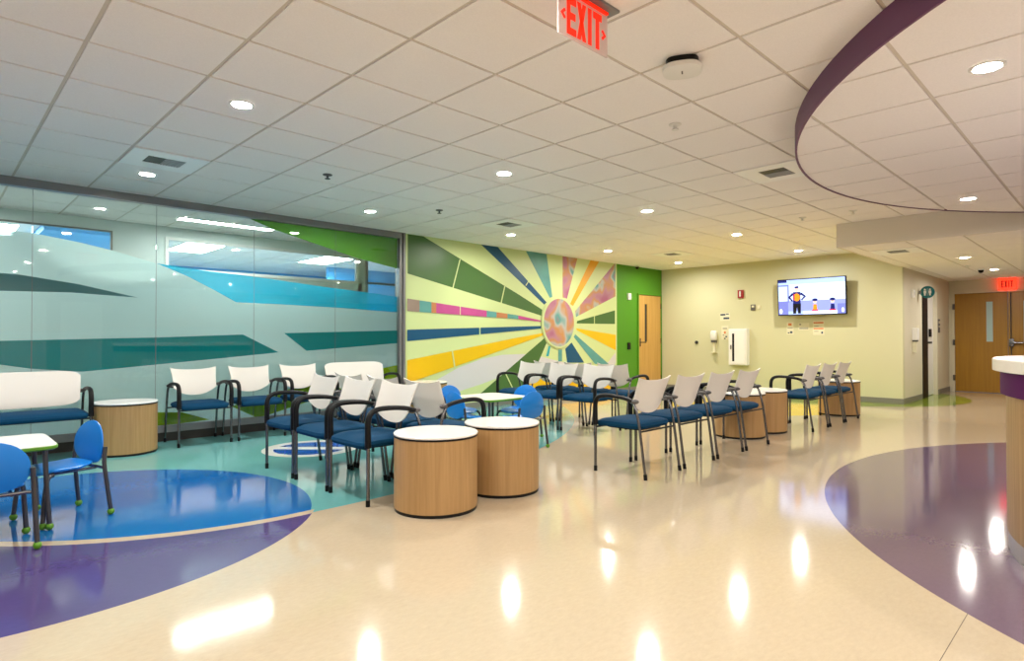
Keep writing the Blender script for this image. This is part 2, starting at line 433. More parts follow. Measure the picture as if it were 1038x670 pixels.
FILM = [
  ('pale',[(0.1,2.185),(0.517,2.223),(0.774,2.222),(1.153,2.17),(1.446,2.116),(1.871,2.01),(2.188,1.888),(2.488,1.74),(2.789,1.589),(3.286,1.597),(4.032,1.584),(4.658,1.566),(5.126,1.548),(5.13,0.021),(0.118,0.102)]),
  ('cyan',[(1.871,2.012),(2.375,1.969),(2.983,1.938),(3.795,1.874),(4.609,1.822),(5.125,1.782),(5.125,1.554),(4.658,1.571),(4.032,1.589),(3.286,1.603),(2.745,1.606),(2.488,1.743),(2.188,1.89)]),
  ('leaf',[(2.532,2.675),(2.858,2.673),(3.191,2.567),(3.793,2.436),(4.378,2.31),(5.124,2.201),(5.122,2.677),(3.492,2.683),(2.532,2.698)]),
  ('deep',[(0.109,1.142),(0.526,1.141),(1.886,1.175),(2.826,1.212),(3.276,0.983),(2.639,0.929),(1.888,0.87),(1.187,0.815),(0.764,0.862),(0.528,0.911),(0.11,0.974)]),
  ('deep',[(3.345,1.232),(5.126,1.282),(5.127,1.094),(3.652,0.997)]),
  ('grey',[(0.104,1.775),(0.521,1.802),(0.661,1.798),(1.151,1.731),(1.69,1.616),(1.093,1.641),(0.522,1.628),(0.105,1.611)]),
  ('lime',[(2.693,0.333),(3.177,0.458),(3.919,0.598),(5.128,0.769),(5.128,0.539),(4.369,0.437),(3.639,0.31),(3.016,0.159)]),
  ('lime',[(1.698,0.347),(2.145,0.308),(2.446,0.195),(1.913,0.172),(1.699,0.183)]),
]
names = []; bm = new()
for i, (c, P) in enumerate(FILM):
    for h in ((1, 0, 5.07), (-1, 0, 3.19), (0, 1, H-0.075), (0, -1, -0.18)): P = clip_half(P, *h)
    y = YW+0.0560-0.0010*i
    if c not in names: names.append(c)
    vs = [bm.verts.new((x, y, z)) for x, z in P]
    for t in geometry.tessellate_polygon([[Vector((x, z, 0)) for x, z in P]]):
        try: f = bm.faces.new([vs[k] for k in t]); f.material_index = names.index(c)
        except ValueError: pass
obj('window_film', bm, [M['film_'+c] for c in names], win)

# room behind the glass
YB = 9.5
tiled('ceiling', H, X0, 8.0, YW+0.1, YB)
tiled('ceiling', H+0.0, X0, 10.0, YB+0.12, 14.5)
wallbox('floor', M['floor_back'], (X0, 10, YW+0.11, 14.6, -0.1, 0))
wallbox('wall_inner', M['wall_pale'], (X0, -0.6, YB, YB+0.12, 0, H), (-0.6, 5.55, YB, YB+0.12, 0, 2.12), (-0.6, 5.55, YB, YB+0.12, 2.60, H), (1.79, 2.42, YB, YB+0.12, 2.12, 2.60), (5.47, 5.62, YB, YB+0.12, 0, H), (5.62, 6.7, YB, YB+0.12, 2.60, H), (6.7, 8.0, YB, YB+0.12, 0, H))
wallbox('wall_inner_far', M['wall_blue'], (X0, 10, 14.5, 14.6, 0, H))
wallbox('wall_inner_left', M['wall_pale'], (X0-0.12, X0, YW+0.1, 14.6, 0, H))
wallbox('wall_inner_right', M['wall_pale'], (8.0, 8.12, YW+0.1, YB, 0, H), (10.0, 10.12, YB, 14.6, 0, H))
def frame_window(name, x0, x1, z0, z1, f, m, mull=()):
    w = struct(empty(name, loc=((x0+x1)/2, YB, z0))); cx = (x0+x1)/2
    bm = new(); W2 = (x1-x0)/2; hh = z1-z0
    for b in ((-W2, W2, 0, f), (-W2, W2, hh-f, hh), (-W2, -W2+f, f, hh-f), (W2-f, W2, f, hh-f)):
        box(bm, b[0], b[1], -0.02, 0.03, b[2], b[3])
    for x in mull: box(bm, x-cx-0.03, x-cx+0.03, -0.02, 0.03, f, hh-f)
    obj('window_frame', bm, m, w)
    bm = new(); box(bm, -W2+f, W2-f, 0.004, 0.010, f, hh-f); obj('glass_pane', bm, M['glass'], w)
frame_window('window_2', -0.6, 1.79, 2.12, 2.60, 0.02, M['base'])
frame_window('window_3', 2.42, 5.47, 2.12, 2.60, 0.045, M['white_metal'])
frame_window('window_4', 5.62, 6.7, 0.0, 2.60, 0.04, M['frame'])
bm = new(); box(bm, 5.66, 6.66, YB-0.015, YB+0.03, 2.13, 2.17); struct(obj('trim_3', bm, M['frame']))

wallbox('wall_inner_blue', M['wall_blue'], (6.4, 9.5, 12.4, 12.5, 0, H))
wallbox('blue_light_slab', M['wall_blue'], (1.15, 2.3, 10.3, 11.9, H-0.10, H))  # added slab; its blue stands in for blue light on the ceiling
# ------------------------------------------------------------------ mural
MURAL = [
  ('lav',[(5.442,0.299),(5.739,0.495),(6.214,0.686),(6.723,0.817),(7.201,0.876),(7.7,0.88),(8.141,0.832),(8.663,0.727),(9.374,0.59),(9.851,0.554),(10.235,0.664),(10.495,0.866),(10.494,0.636),(10.183,0.399),(9.688,0.34),(8.923,0.414),(8.221,0.538),(7.7,0.576),(7.079,0.479),(6.724,0.396),(6.339,0.324),(5.918,0.206),(5.443,0.148)]),
  ('green',[(5.223,2.754),(5.466,2.757),(7.576,1.951),(8.211,1.693),(8.184,1.581),(7.576,1.701),(5.224,2.143)]),
  ('blue',[(6.682,2.752),(7.06,2.758),(8.331,1.834),(8.263,1.789)]),
  ('teal',[(7.767,2.753),(8.326,2.76),(8.491,1.945),(8.418,1.923)]),
  ('swirl',[(8.787,2.748),(9.238,2.761),(8.916,1.93),(8.785,1.947)]),
  ('orange',[(9.659,2.757),(9.939,2.752),(9.094,1.795),(9.005,1.834)]),
  ('swirl',[(10.449,2.738),(10.491,2.74),(10.488,2.05),(9.184,1.581),(9.16,1.695)]),
  ('green',[(9.22,1.502),(10.47,1.752),(10.469,1.464),(9.205,1.455)]),
  ('yellow',[(9.183,1.359),(10.496,1.234),(10.495,0.906),(9.22,1.317)]),
  ('teal',[(9.159,1.243),(10.252,0.622),(9.786,0.637),(9.114,1.187)]),
  ('blue',[(9.048,1.079),(9.437,0.677),(8.917,0.691),(8.862,0.958)]),
  ('teal',[(8.655,0.947),(8.764,0.946),(8.766,0.719),(8.652,0.722)]),
  ('cyan',[(8.384,1.019),(8.434,1.006),(8.384,0.827),(8.313,0.828)]),
  ('green',[(8.265,1.165),(8.324,1.075),(7.827,0.286),(7.65,0.049),(6.493,0.133),(6.724,0.26)]),
  ('yellow',[(5.215,0.832),(7.576,1.176),(8.224,1.259),(8.211,1.213),(7.576,1.053),(5.486,0.548),(5.216,0.485)]),
  ('blue',[(5.214,1.293),(8.171,1.39),(8.171,1.341),(5.214,1.12)]),
  ('mauve',[(5.213,1.764),(5.439,1.746),(5.439,1.568),(5.213,1.574)]),
  ('teal',[(5.439,1.746),(5.664,1.728),(5.664,1.561),(5.439,1.568)]),
  ('rust',[(5.664,1.728),(5.759,1.72),(5.76,1.559),(5.664,1.561)]),
  ('pink',[(5.759,1.72),(6.821,1.631),(6.821,1.526),(5.76,1.559)]),
  ('teal',[(6.821,1.631),(7.049,1.612),(7.049,1.519),(6.821,1.526)]),
  ('rust',[(7.049,1.612),(7.308,1.591),(7.308,1.512),(7.049,1.519)]),
  ('teal',[(7.308,1.591),(7.576,1.569),(7.576,1.503),(7.308,1.512)]),
  ('pink',[(7.576,1.569),(8.163,1.492),(8.163,1.469),(7.576,1.503)]),
  ('yellow',[(7.7,0.434),(8.275,0.444),(8.922,0.338),(9.688,0.26),(10.492,0.156),(10.492,0.01),(8.494,0.099),(7.7,0.116)]),
  ('base',[(6.224,2.446),(6.248,2.449),(6.101,1.976),(6.077,1.975)]),
  ('base',[(7.229,2.072),(7.257,2.074),(7.168,1.772),(7.139,1.771)]),
  ('base',[(6.652,1.349),(6.679,1.35),(6.679,1.219),(6.653,1.219)]),
  ('base',[(6.064,0.963),(6.089,0.963),(6.14,0.691),(6.115,0.692)]),
  ('base',[(7.246,0.55),(7.274,0.549),(7.443,0.29),(7.414,0.292)]),
  ('base',[(6.231,1.691),(6.247,1.692),(6.248,1.531),(6.231,1.53)]),
  ('base',[(9.743,1.621),(9.769,1.621),(9.769,1.456),(9.743,1.456)]),
  ('base',[(7.828,2.207),(7.854,2.209),(7.777,2.114),(7.751,2.113)]),
]
names = []; bm = new()
for i, (c, P) in enumerate(MURAL):
    for h in ((1, 0, 10.5), (-1, 0, -5.19), (0, 1, H-0.004), (0, -1, -0.10)): P = clip_half(P, *h)
    y = YW-0.0012-0.0004*i
    if c not in names: names.append(c)
    vs = [bm.verts.new((x-8.67, y-YW, z)) for x, z in P]
    for t in geometry.tessellate_polygon([[Vector((x, z, 0)) for x, z in P]]):
        try: f = bm.faces.new([vs[k] for k in t]); f.material_index = names.index(c)
        except ValueError: pass
mur = empty('wall_mural', 'sunburst wall mural of green, blue, yellow and pink rays beside the glass wall', 'mural', (8.67, YW, 0))
obj('ray_print', bm, [M['ink_'+c] if c != 'swirl' else M['swirl'] for c in names], mur)
bm = new(); sunring = [(0.49*math.cos(2*PI*i/64), -0.018, 1.46+0.49*math.sin(2*PI*i/64)) for i in range(64)]
bm.faces.new([bm.verts.new(p) for p in sunring]); obj('sun_ring', bm, M['ink_base'], mur)
bm = new(); bm.faces.new([bm.verts.new((0.435*math.cos(2*PI*i/64), -0.020, 1.46+0.455*math.sin(2*PI*i/64))) for i in range(64)])
obj('sun_disc', bm, M['swirl'], mur)['label'] = 'round sun printed with pink, orange and teal swirls'

# ------------------------------------------------------------------ doors
def door_front():
    d = struct(empty('door_1', loc=(11.8, YW, 0)))
    bm = new(); box(bm, -0.50, -0.455, -0.02, 0.08, 0, 2.16); box(bm, 0.455, 0.475, -0.02, 0.08, 0, 2.16); box(bm, -0.455, 0.455, -0.02, 0.08, 2.135, 2.16)
    obj('door_frame', bm, M['wall_green'], d)
    lf = None
    bm = new(); box(bm, -0.45, -0.20, 0.0, 0.045, 0.01, 2.13); box(bm, -0.10, 0.45, 0.0, 0.045, 0.01, 2.13); box(bm, -0.20, -0.10, 0.0, 0.045, 0.01, 1.08); box(bm, -0.20, -0.10, 0.0, 0.045, 1.93, 2.13)
    lf = obj('door_leaf', bm, M['door_wood'], d)
    bm = new(); box(bm, -0.2, -0.1, 0.015, 0.03, 1.08, 1.93); obj('vision_panel', bm, M['dark'], lf)
    bm = new(); box(bm, -0.405, -0.375, -0.012, 0, 0.98, 1.16, bev=0.004); tube(bm, [(-0.39, -0.01, 1.07), (-0.39, -0.06, 1.07), (-0.33, -0.065, 1.07), (-0.25, -0.062, 1.065)], 0.011, 8, 3)
    obj('lever_handle', bm, M['chrome'], lf, True)
    for z in (0.25, 1.1, 1.9):
        bm = new(); box(bm, 0.445, 0.465, -0.018, 0.0, z-0.06, z+0.06); obj('hinge', bm, M['chrome'], d)
door_front()
# double doors at the corridor end (facing -X)
d = struct(empty('door_2', loc=(X1, 1.78, 0)))
bm = new(); box(bm, -0.03, 0.1, 0.91, 0.96, 0, 2.18); box(bm, -0.03, 0.1, -0.96, -0.91, 0, 2.18); box(bm, -0.03, 0.1, -0.91, 0.91, 2.135, 2.18)
obj('door_frame', bm, M['wall_cream'], d)
for s in (1, -1):
    a, b = (0.005, 0.905) if s > 0 else (-0.905, -0.005)
    v0, v1 = (0.25, 0.36) if s > 0 else (-0.36, -0.25)
    bm = new()
    for q in ((a, v0, 0.01, 2.13), (v1, b, 0.01, 2.13), (v0, v1, 0.01, 1.09), (v0, v1, 1.94, 2.13)): box(bm, 0.0, 0.045, q[0], q[1], q[2], q[3])
    lf = obj('door_leaf', bm, M['door_dark'], d)
    bm = new(); box(bm, 0.012, 0.03, v0, v1, 1.09, 1.94); obj('vision_panel', bm, M['film_light'], lf)
    bm = new(); yy = -0.04 if s < 0 else 0.80
    if s < 0:
        tube(bm, [(-0.02, -0.05, 0.02), (-0.02, -0.05, 2.12)], 0.010, 8, 1); tube(bm, [(-0.06, -0.06, 1.07), (-0.06, -0.84, 1.07)], 0.022, 10, 1)
        box(bm, -0.08, 0.0, -0.10, -0.02, 0.99, 1.15, bev=0.01); box(bm, -0.08, 0.0, -0.88, -0.82, 1.02, 1.12, bev=0.01)
        obj('panic_bar', bm, M['chrome'], lf, True)
    else:
        bm.free()
for z in (0.3, 1.07, 1.85):
    bm = new(); box(bm, -0.05, -0.03, 0.90, 0.94, z-0.06, z+0.06); obj('hinge', bm, M['chrome'], d)
# door in the corridor side wall
d = struct(empty('door_3', loc=(14.35, 2.79, 0)))
bm = new(); box(bm, -0.63, -0.22, -0.012, 0.10, 0, 2.12); obj('door_frame', bm, M['black'], d)
bm = new(); box(bm, -0.22, 0.62, 0.06, 0.10, 0.01, 2.10); lf = obj('door_leaf', bm, M['white_metal'], d)
bm = new(); box(bm, -0.15, -0.09, 0.045, 0.06, 1.0, 1.15, bev=0.004); box(bm, -0.20, 0.20, 0.0, 0.045, 1.055, 1.095, bev=0.006); obj('lever_handle', bm, M['black'], lf)
bm = new(); box(bm, 0.60, 0.65, -0.012, 0.08, 0, 2.12); obj('door_frame', bm, M['wall_cream'], d)

# ------------------------------------------------------------------ ceiling fixtures
lightproto = None
def downlight(x, y, z, label, group):
    global lightproto
    if lightproto is None:
        t = empty('ceiling_light', label, 'downlight', (x, y, z), 0, group)
        bm = new(); n = 32
        loft(bm, [circle(0, 0, r, zz, n) for r, zz in ((0.061, -0.001), (0.082, -0.001), (0.082, -0.005), (0.064, -0.009), (0.059, -0.005))], cap=False)
        obj('trim_ring', bm, M['white_metal'], t, True)
        bm = new(); bm.faces.new(list(reversed([bm.verts.new(p) for p in circle(0, 0, 0.060, -0.003, n)])))
        me = bpy.data.meshes.new('lens'); bm.to_mesh(me); bm.free(); me.materials.append(M['lens'])
        o = bpy.data.objects.new('lens', me); C.objects.link(o); o.parent = t
        lightproto = t
    else: dup(lightproto, (x, y, z), 0, label, group)
XS = [-0.92, 1.517, 3.955, 6.394, 8.832, 11.27]
seen = {
 (1, 1): 'downlight in the ceiling at upper left, well in front of the glass wall',
 (1, 0): 'downlight beside the square air vent near the left end of the glass wall',
 (2, 0): 'downlight close to the glass wall, above the three single chairs',
 (2, 1): 'downlight near the middle of the main ceiling, largest of those in the centre',
 (3, 0): 'downlight in front of the mural, beside an air vent',
 (4, 0): 'downlight in front of the mural, nearest above the painted sun',
 (3, 1): 'downlight over the double row of chairs nearest the mural',
 (4, 1): 'downlight between the purple-rimmed ceiling and the mural, above the far drum tables',
 (5, 1): 'downlight nearest above the television',
 (5, 0): 'downlight in the far corner above the green wall door'}
OUT = 'downlights of the main ceiling outside the picture'
for i, x in enumerate(XS):
    for j, y in enumerate((6.58, 4.165)):
        if (i, j) in seen: downlight(x, y, H, seen[(i, j)], 'downlights of the main ceiling')
        else: downlight(x, y, H, 'recessed round downlight outside the left edge of the picture', OUT)
for x, y in ((-0.92, 1.73), (1.517, 1.73), (-0.92, -0.7), (1.517, -0.7), (-0.92, -3.1), (1.517, -3.1)):
    downlight(x, y, H, 'recessed round downlight behind the viewpoint', 'downlights behind the viewpoint')
G2 = 'downlights of the round dropped ceiling'
downlight(3.97, 0.51, HC, 'larger downlight at top right inside the purple-rimmed ceiling', G2)
downlight(7.60, 1.14, HC, 'smaller downlight inside the purple-rimmed ceiling, near its far edge', G2)
for x, y in ((5.78, -1.3), (7.6, -1.3), (3.97, -1.3), (5.78, -3.3)):
    downlight(x, y, HC, 'recessed round downlight over the desk outside the right edge of the picture', 'downlights over the desk outside the picture')
G3 = 'downlights of the corridor ceiling'
downlight(11.56, 1.79, HS, 'downlight in the corridor ceiling nearer the soffit edge', G3)
downlight(13.95, 1.72, HS, 'downlight in the corridor ceiling beside the black dome camera', G3)


# linear light and panels behind the glass
def linear_light(name, x0, x1, y0, y1, m, label, cat_, group=None):
    t = empty(name, label, cat_, ((x0+x1)/2, (y0+y1)/2, H), 0, group); w, d_ = (x1-x0)/2, (y1-y0)/2
    bm = new(); f = 0.012
    for b in ((-w, w, -d_, -d_+f), (-w, w, d_-f, d_), (-w, -w+f, -d_+f, d_-f), (w-f, w, -d_+f, d_-f)): box(bm, *b, -0.014, 0)
    obj('light_frame', bm, M['white_metal'], t)
    bm = new(); box(bm, -w+f, w-f, -d_+f, d_-f, -0.010, -0.002); obj('light_diffuser', bm, m, t)
linear_light('linear_light', 2.36, 3.62, 8.60, 8.78, M['tube'], 'long narrow linear ceiling light behind the glass wall', 'ceiling light')
linear_light('linear_light', -0.9, 0.36, 8.60, 8.78, M['tube'], 'second narrow linear ceiling light behind the glass wall, left of the picture', 'ceiling light')
GP = 'ceiling light panels in the room beyond the high windows'
linear_light('light_panel', 0.33, 0.94, 10.75, 11.97, M['panel'], 'bright ceiling panel seen through the leftmost high window', 'light panel', GP)
linear_light('light_panel', 3.06, 3.67, 10.75, 11.97, M['panel'], 'bright ceiling panel seen below the linear light through the high window', 'light panel', GP)
linear_light('light_panel', 5.49, 6.10, 10.75, 11.97, M['panel'], 'bright ceiling panel seen near the right end of the glass wall', 'light panel', GP)

def vent(x, y, z, label, rz=0):
    t = empty('air_vent', label, 'air vent', (x, y, z), rz, 'square ceiling air vents')
    bm = new(); w = T/2-0.012
    for b in ((-w, w, -w, -0.12), (-w, w, 0.12, w), (-w, -0.15, -0.12, 0.12), (0.15, w, -0.12, 0.12)): box(bm, *b, -0.008, 0)
    obj('face_plate', bm, M['vent_face'], t)
    bm = new(); box(bm, -0.15, -0.01, -0.12, 0.12, -0.004, -0.001); obj('dark_opening', bm, M['dark'], t)
    bm = new(); box(bm, -0.01, 0.15, -0.12, 0.12, -0.003, -0.001); 
    for k in range(7): box(bm, -0.005+k*0.022, 0.003+k*0.022, -0.12, 0.12, -0.010, -0.003)
    obj('louvre', bm, M['vent_grey'], t)
vent(1.517, 5.99, H, 'white square air vent above the left part of the glass wall')
vent(5.785, 5.99, H, 'white square air vent in front of the left part of the mural')
vent(5.785, 2.33, H, 'white square air vent just left of the purple ceiling rim')
vent(10.05, 5.99, H, 'white square air vent near the far corner by the green wall')
vent(10.05, 2.33, HS, 'white square air vent in the corridor ceiling just behind the soffit edge')

def sprinkler(x, y, z, label, m='chrome'):
    t = empty('sprinkler_head', label, 'sprinkler', (x, y, z), 0, 'small ceiling sprinklers and sensors')
    bm = new(); lathe(bm, 0, 0, [(0.045, 0), (0.045, -0.006), (0.03, -0.012)], 20); obj('escutcheon', bm, M['knob' if m == 'chrome' else 'white_metal'], t, True)
    bm = new(); lathe(bm, 0, 0, [(0.012, -0.012), (0.010, -0.035), (0.026, -0.038), (0.026, -0.042)], 16); obj('deflector', bm, M[m], t, True)
sprinkler(2.77, 5.39, H, 'dark sprinkler head in the ceiling between the two left downlights')
sprinkler(4.53, 5.93, H, 'small dark sprinkler head left of the vent before the mural')
sprinkler(3.95, 2.33, H, 'round pale sensor in the ceiling below the wireless access point', 'white_metal')
sprinkler(8.21, 2.98, H, 'flat round sensor in the ceiling beside the soffit corner', 'white_metal')
sprinkler(8.21, 2.38, H, 'small round sensor between the purple rim and the soffit', 'white_metal')
sprinkler(12.9, 1.95, HS, 'small sprinkler in the corridor ceiling before the black camera', 'white_metal')

ap = empty('wireless_access_point', 'white rounded wireless access point hanging under the ceiling right of the exit sign', 'access point', (3.08, 1.77, H), 0.5)
bm = new(); slab(bm, 0, 0, 0.11, 0.11, [(0.02, -0.062), (0.004, -0.058), (0.0, -0.044), (0.004, -0.036)], e=2.7); obj('white_cover', bm, M['white_metal'], ap, True)
bm = new(); slab(bm, 0, 0, 0.090, 0.090, [(0.0, -0.037), (0.0, 0.0)], e=3.2); obj('mount_shadow', bm, M['black'], ap, True)  # black block stands in for the shadow gap above the cover
bm = new(); box(bm, -0.02, 0.02, -0.004, 0.004, -0.0635, -0.061); obj('logo_mark', bm, M['knob'], ap)

# exit sign
ex = empty('exit_sign', 'clear hanging EXIT sign with red letters and side arrows under the ceiling', 'exit sign', (2.172, 1.755, H))
bm = new(); box(bm, -0.20, 0.21, -0.055, 0.055, -0.012, 0, bev=0.003); obj('ceiling_plate', bm, M['frame'], ex)
bm = new(); box(bm, -0.17, 0.17, -0.018, 0.018, -0.022, -0.010); obj('lamp_channel', bm, M['exit_red'], ex)
bm = new(); box(bm, -0.178, 0.178, -0.004, 0.004, -0.222, -0.018, bev=0.001); obj('clear_panel', bm, M['exit_clear'], ex)
def stroke(bm, P, y0, y1, z0=0, x0=0):
    """polygon in x,z given thickness y0..y1"""
    P = [(x0+a, z0+b) for a, b in P]
    fr = [bm.verts.new((a, y0, b)) for a, b in P]; bk = [bm.verts.new((a, y1, b)) for a, b in P]
    for t in geometry.tessellate_polygon([[Vector((a, b, 0)) for a, b in P]]):
        bm.faces.new([fr[k] for k in t]); bm.faces.new([bk[k] for k in reversed(t)])
    n = len(P)
    for k in range(n): bm.faces.new((fr[k], fr[(k+1) % n], bk[(k+1) % n], bk[k]))
def rect(a, b, c, d): return [(a, c), (b, c), (b, d), (a, d)]
LET = {
 'E': [rect(0, .36, 0, 1), rect(.36, 1, 0, .19), rect(.36, .92, .41, .60), rect(.36, 1, .81, 1)],
 'X': [[(0, 0), (.38, 0), (1, 1), (.62, 1)], [(.62, 0), (1, 0), (.38, 1), (0, 1)]],
 'I': [rect(.2, .85, 0, 1)],
 'T': [rect(.3, .7, 0, .81), rect(0, 1, .81, 1)]}
def word(bm, s, x, z, w, h, gap, y0, y1):
    for ch in s:
        ww = w*(0.6 if ch == 'I' else 1)
        for P in LET[ch]: stroke(bm, [(x+a*ww, z+b*h) for a, b in P], y0, y1)
        x += ww+gap
bm = new(); word(bm, 'EXIT', -0.122, -0.207, 0.064, 0.170, 0.0075, -0.0065, -0.004)
obj('exit_letters', bm, M['exit_red'], ex)
bm = new()
stroke(bm, [(-0.165, -0.125), (-0.14, -0.10), (-0.13, -0.11), (-0.146, -0.125), (-0.13, -0.14), (-0.14, -0.15)], -0.0065, -0.004)
stroke(bm, [(0.165, -0.125), (0.14, -0.10), (0.13, -0.11), (0.146, -0.125), (0.13, -0.14), (0.14, -0.15)], -0.0065, -0.004)
obj('arrow_mark', bm, M['exit_red'], ex)
# corridor exit sign, facing -X
ex2 = empty('exit_sign', 'glowing red EXIT sign above the wooden double doors', 'exit sign', (X1-0.04, 1.78, 2.17), PI/2)
# local x runs along +Y ; front faces +local y = -X
bm = new(); box(bm, -0.15, 0.15, 0, 0.05, 0, 0.245, bev=0.006); obj('sign_box', bm, M['exit_glow'], ex2)
bm = new(); word(bm, 'EXIT', -0.095, 0.05, 0.045, 0.14, 0.010, 0.0495, 0.053)
for v in bm.verts: v.co.x = -v.co.x
obj('exit_letters', bm, M['exit_dark'], ex2)
# ------------------------------------------------------------------ small wall items
def camera_dome(name, x, y, z, label):
    t = empty(name, label, 'security camera', (x, y, z))
    bm = new(); lathe(bm, 0, 0, [(0.05, 0), (0.05, -0.02), (0.045, -0.03)], 20); obj('camera_base', bm, M['white_metal'], t, True)
    bm = new(); lathe(bm, 0, 0, [(0.042, -0.03), (0.040, -0.055), (0.025, -0.075), (0.005, -0.082)], 20); obj('dome', bm, M['black'], t, True)
camera_dome('security_camera', 11.1, 7.48, H, 'black dome security camera at the top of the green wall')
camera_dome('security_camera', 13.63, 1.87, HS, 'black dome security camera in the corridor ceiling')
def plate(name, m, label, cat_, x, y, z, w, h, d_=0.02, face='-Y', bev=0.003):
    bm = new()
    if face == '-Y': box(bm, -w/2, w/2, -d_, 0, -h/2, h/2, bev=bev)
    else: box(bm, -d_, 0, -w/2, w/2, -h/2, h/2, bev=bev)
    o = obj(name, bm, m); o.location = (x, y, z); return tag(o, label, cat_)
t = empty('alarm_strobe', 'white fire alarm strobe on the green wall, left of the door top', 'alarm', (10.97, YW, 2.07))
bm = new(); box(bm, -0.055, 0.055, -0.04, 0, -0.07, 0.07, bev=0.006); obj('housing', bm, M['white_metal'], t)
bm = new(); box(bm, -0.03, 0.03, -0.055, -0.038, -0.045, 0.0, bev=0.006); obj('flash_lens', bm, M['laminate'], t)
t = empty('card_reader', 'black card reader on the green wall beside the door lever', 'card reader', (10.97, YW, 0.99))
bm = new(); box(bm, -0.05, 0.05, -0.025, 0, -0.075, 0.075, bev=0.006); obj('housing', bm, M['black'], t)
bm = new(); box(bm, -0.012, 0.012, -0.028, -0.024, 0.035, 0.045); obj('indicator_light', bm, M['red'], t)

XF = XW
def onwall(name, label, cat_, y, z): return empty(name, label, cat_, (XF, y, z))
t = onwall('fire_alarm', 'red fire alarm strobe high on the yellow wall left of the television', 'alarm', 5.71, 2.09)
bm = new(); box(bm, -0.04, 0, -0.06, 0.06, -0.085, 0.085, bev=0.006); obj('housing', bm, M['red'], t)
bm = new(); box(bm, -0.06, -0.038, -0.012, 0.016, -0.055, 0.06, bev=0.004); obj('flash_lens', bm, M['laminate'], t)
t = onwall('thermostat', 'small grey thermostat on the yellow wall below the red alarm', 'thermostat', 5.45, 1.80)
bm = new(); box(bm, -0.025, 0, -0.045, 0.045, -0.06, 0.06, bev=0.005); obj('housing', bm, M['knob'], t)
bm = new(); box(bm, -0.027, -0.024, -0.025, 0.025, 0.0, 0.04); obj('display', bm, M['paper'], t)
t = onwall('wall_sensor', 'tiny cream wall sensor right of the thermostat', 'sensor', 5.33, 1.80)
bm = new(); box(bm, -0.018, 0, -0.03, 0.03, -0.035, 0.035, bev=0.004); obj('housing', bm, M['paper'], t)
t = onwall('sanitizer_dispenser', 'white hand sanitizer dispenser with drip tray on the yellow wall', 'dispenser', 6.30, 1.10)
bm = new(); slab(bm, -0.055, 0, 0.055, 0.07, [(0.02, 0.02), (0.0, 0.05), (0.0, 0.17), (0.01, 0.21), (0.03, 0.225)], e=3.5); obj('housing', bm, M['white_metal'], t, True)
bm = new(); box(bm, -0.09, 0, -0.05, 0.05, -0.03, 0.02, bev=0.008); obj('nozzle_block', bm, M['knob'], t)
bm = new(); box(bm, -0.05, 0, -0.025, 0.025, -0.24, -0.03, bev=0.004); box(bm, -0.12, 0, -0.055, 0.055, -0.25, -0.235, bev=0.004); obj('drip_tray', bm, M['paper'], t)
t = onwall('wall_cabinet', 'white wall cabinet with a black vertical slot beside the sanitizer dispenser', 'cabinet', 5.73, 0.98)
bm = new(); box(bm, -0.14, 0, -0.195, 0.195, -0.38, 0.38, bev=0.008); obj('body', bm, M['laminate'], t)
bm = new(); box(bm, -0.15, -0.141, -0.17, 0.17, -0.355, 0.355, bev=0.004); dd = obj('cabinet_door', bm, M['laminate'], t)
bm = new(); box(bm, -0.152, -0.149, 0.065, 0.11, -0.30, 0.28); obj('black_slot', bm, M['black'], dd)
bm = new(); box(bm, -0.165, -0.149, 0.125, 0.145, -0.05, 0.04, bev=0.004); obj('latch', bm, M['knob'], dd)
def notice(label, y, z, w, h, marks):
    t = onwall('wall_notice', label, 'notice', y, z)
    bm = new(); box(bm, -0.004, 0, -w/2, w/2, -h/2, h/2); obj('sheet', bm, M['paper'], t)
    for (a, b, c, d_, m) in marks:
        bm = new(); box(bm, -0.006, -0.004, a, b, c, d_); obj('printed_mark', bm, M[m], t)
notice('wall notice with dark lettering above the sanitizer dispenser', 6.07, 1.62, 0.22, 0.17, [(-0.01, 0.10, 0.03, 0.065, 'ink'), (-0.09, -0.03, 0.05, 0.07, 'ink'), (-0.10, 0.03, -0.05, -0.01, 'ink')])
notice('narrow wall notice between the sanitizer dispenser and the white cabinet', 6.07, 1.28, 0.15, 0.30, [(-0.05, 0.05, 0.08, 0.10, 'base'), (-0.02, 0.02, -0.02, 0.03, 'orange_ink'), (-0.05, -0.01, -0.10, -0.07, 'ink'), (0.02, 0.05, -0.06, -0.04, 'base'), (-0.015, 0.02, -0.14, -0.11, 'ink')])
notice('leftmost small notice under the television with an orange emblem', 4.71, 1.36, 0.13, 0.24, [(-0.03, 0.035, 0.05, 0.10, 'orange_ink'), (-0.05, 0.05, 0.0, 0.012, 'base'), (-0.045, 0.0, -0.10, -0.06, 'ink'), (0.01, 0.045, -0.10, -0.08, 'ink')])
notice('middle notice under the television with faint text lines', 4.45, 1.39, 0.20, 0.14, [(0.05, 0.085, 0.03, 0.055, 'base'), (-0.085, 0.085, -0.03, -0.02, 'base'), (-0.085, 0.085, -0.05, -0.04, 'base')])
notice('rightmost notice under the television with two red-orange bars', 4.18, 1.36, 0.20, 0.27, [(-0.09, 0.09, 0.085, 0.115, 'orange_ink'), (-0.09, 0.09, -0.025, 0.0, 'orange_ink'), (0.0, 0.08, 0.03, 0.04, 'base'), (0.0, 0.08, -0.07, -0.06, 'base'), (-0.08, -0.05, -0.11, -0.07, 'ink')])
t = onwall('wall_button', 'small black round button alone on the yellow wall', 'button', 6.73, 1.07)
bm = new(); tube(bm, [(0, 0, 0), (-0.03, 0, 0)], 0.035, 16, 1); obj('plate', bm, M['black'], t)
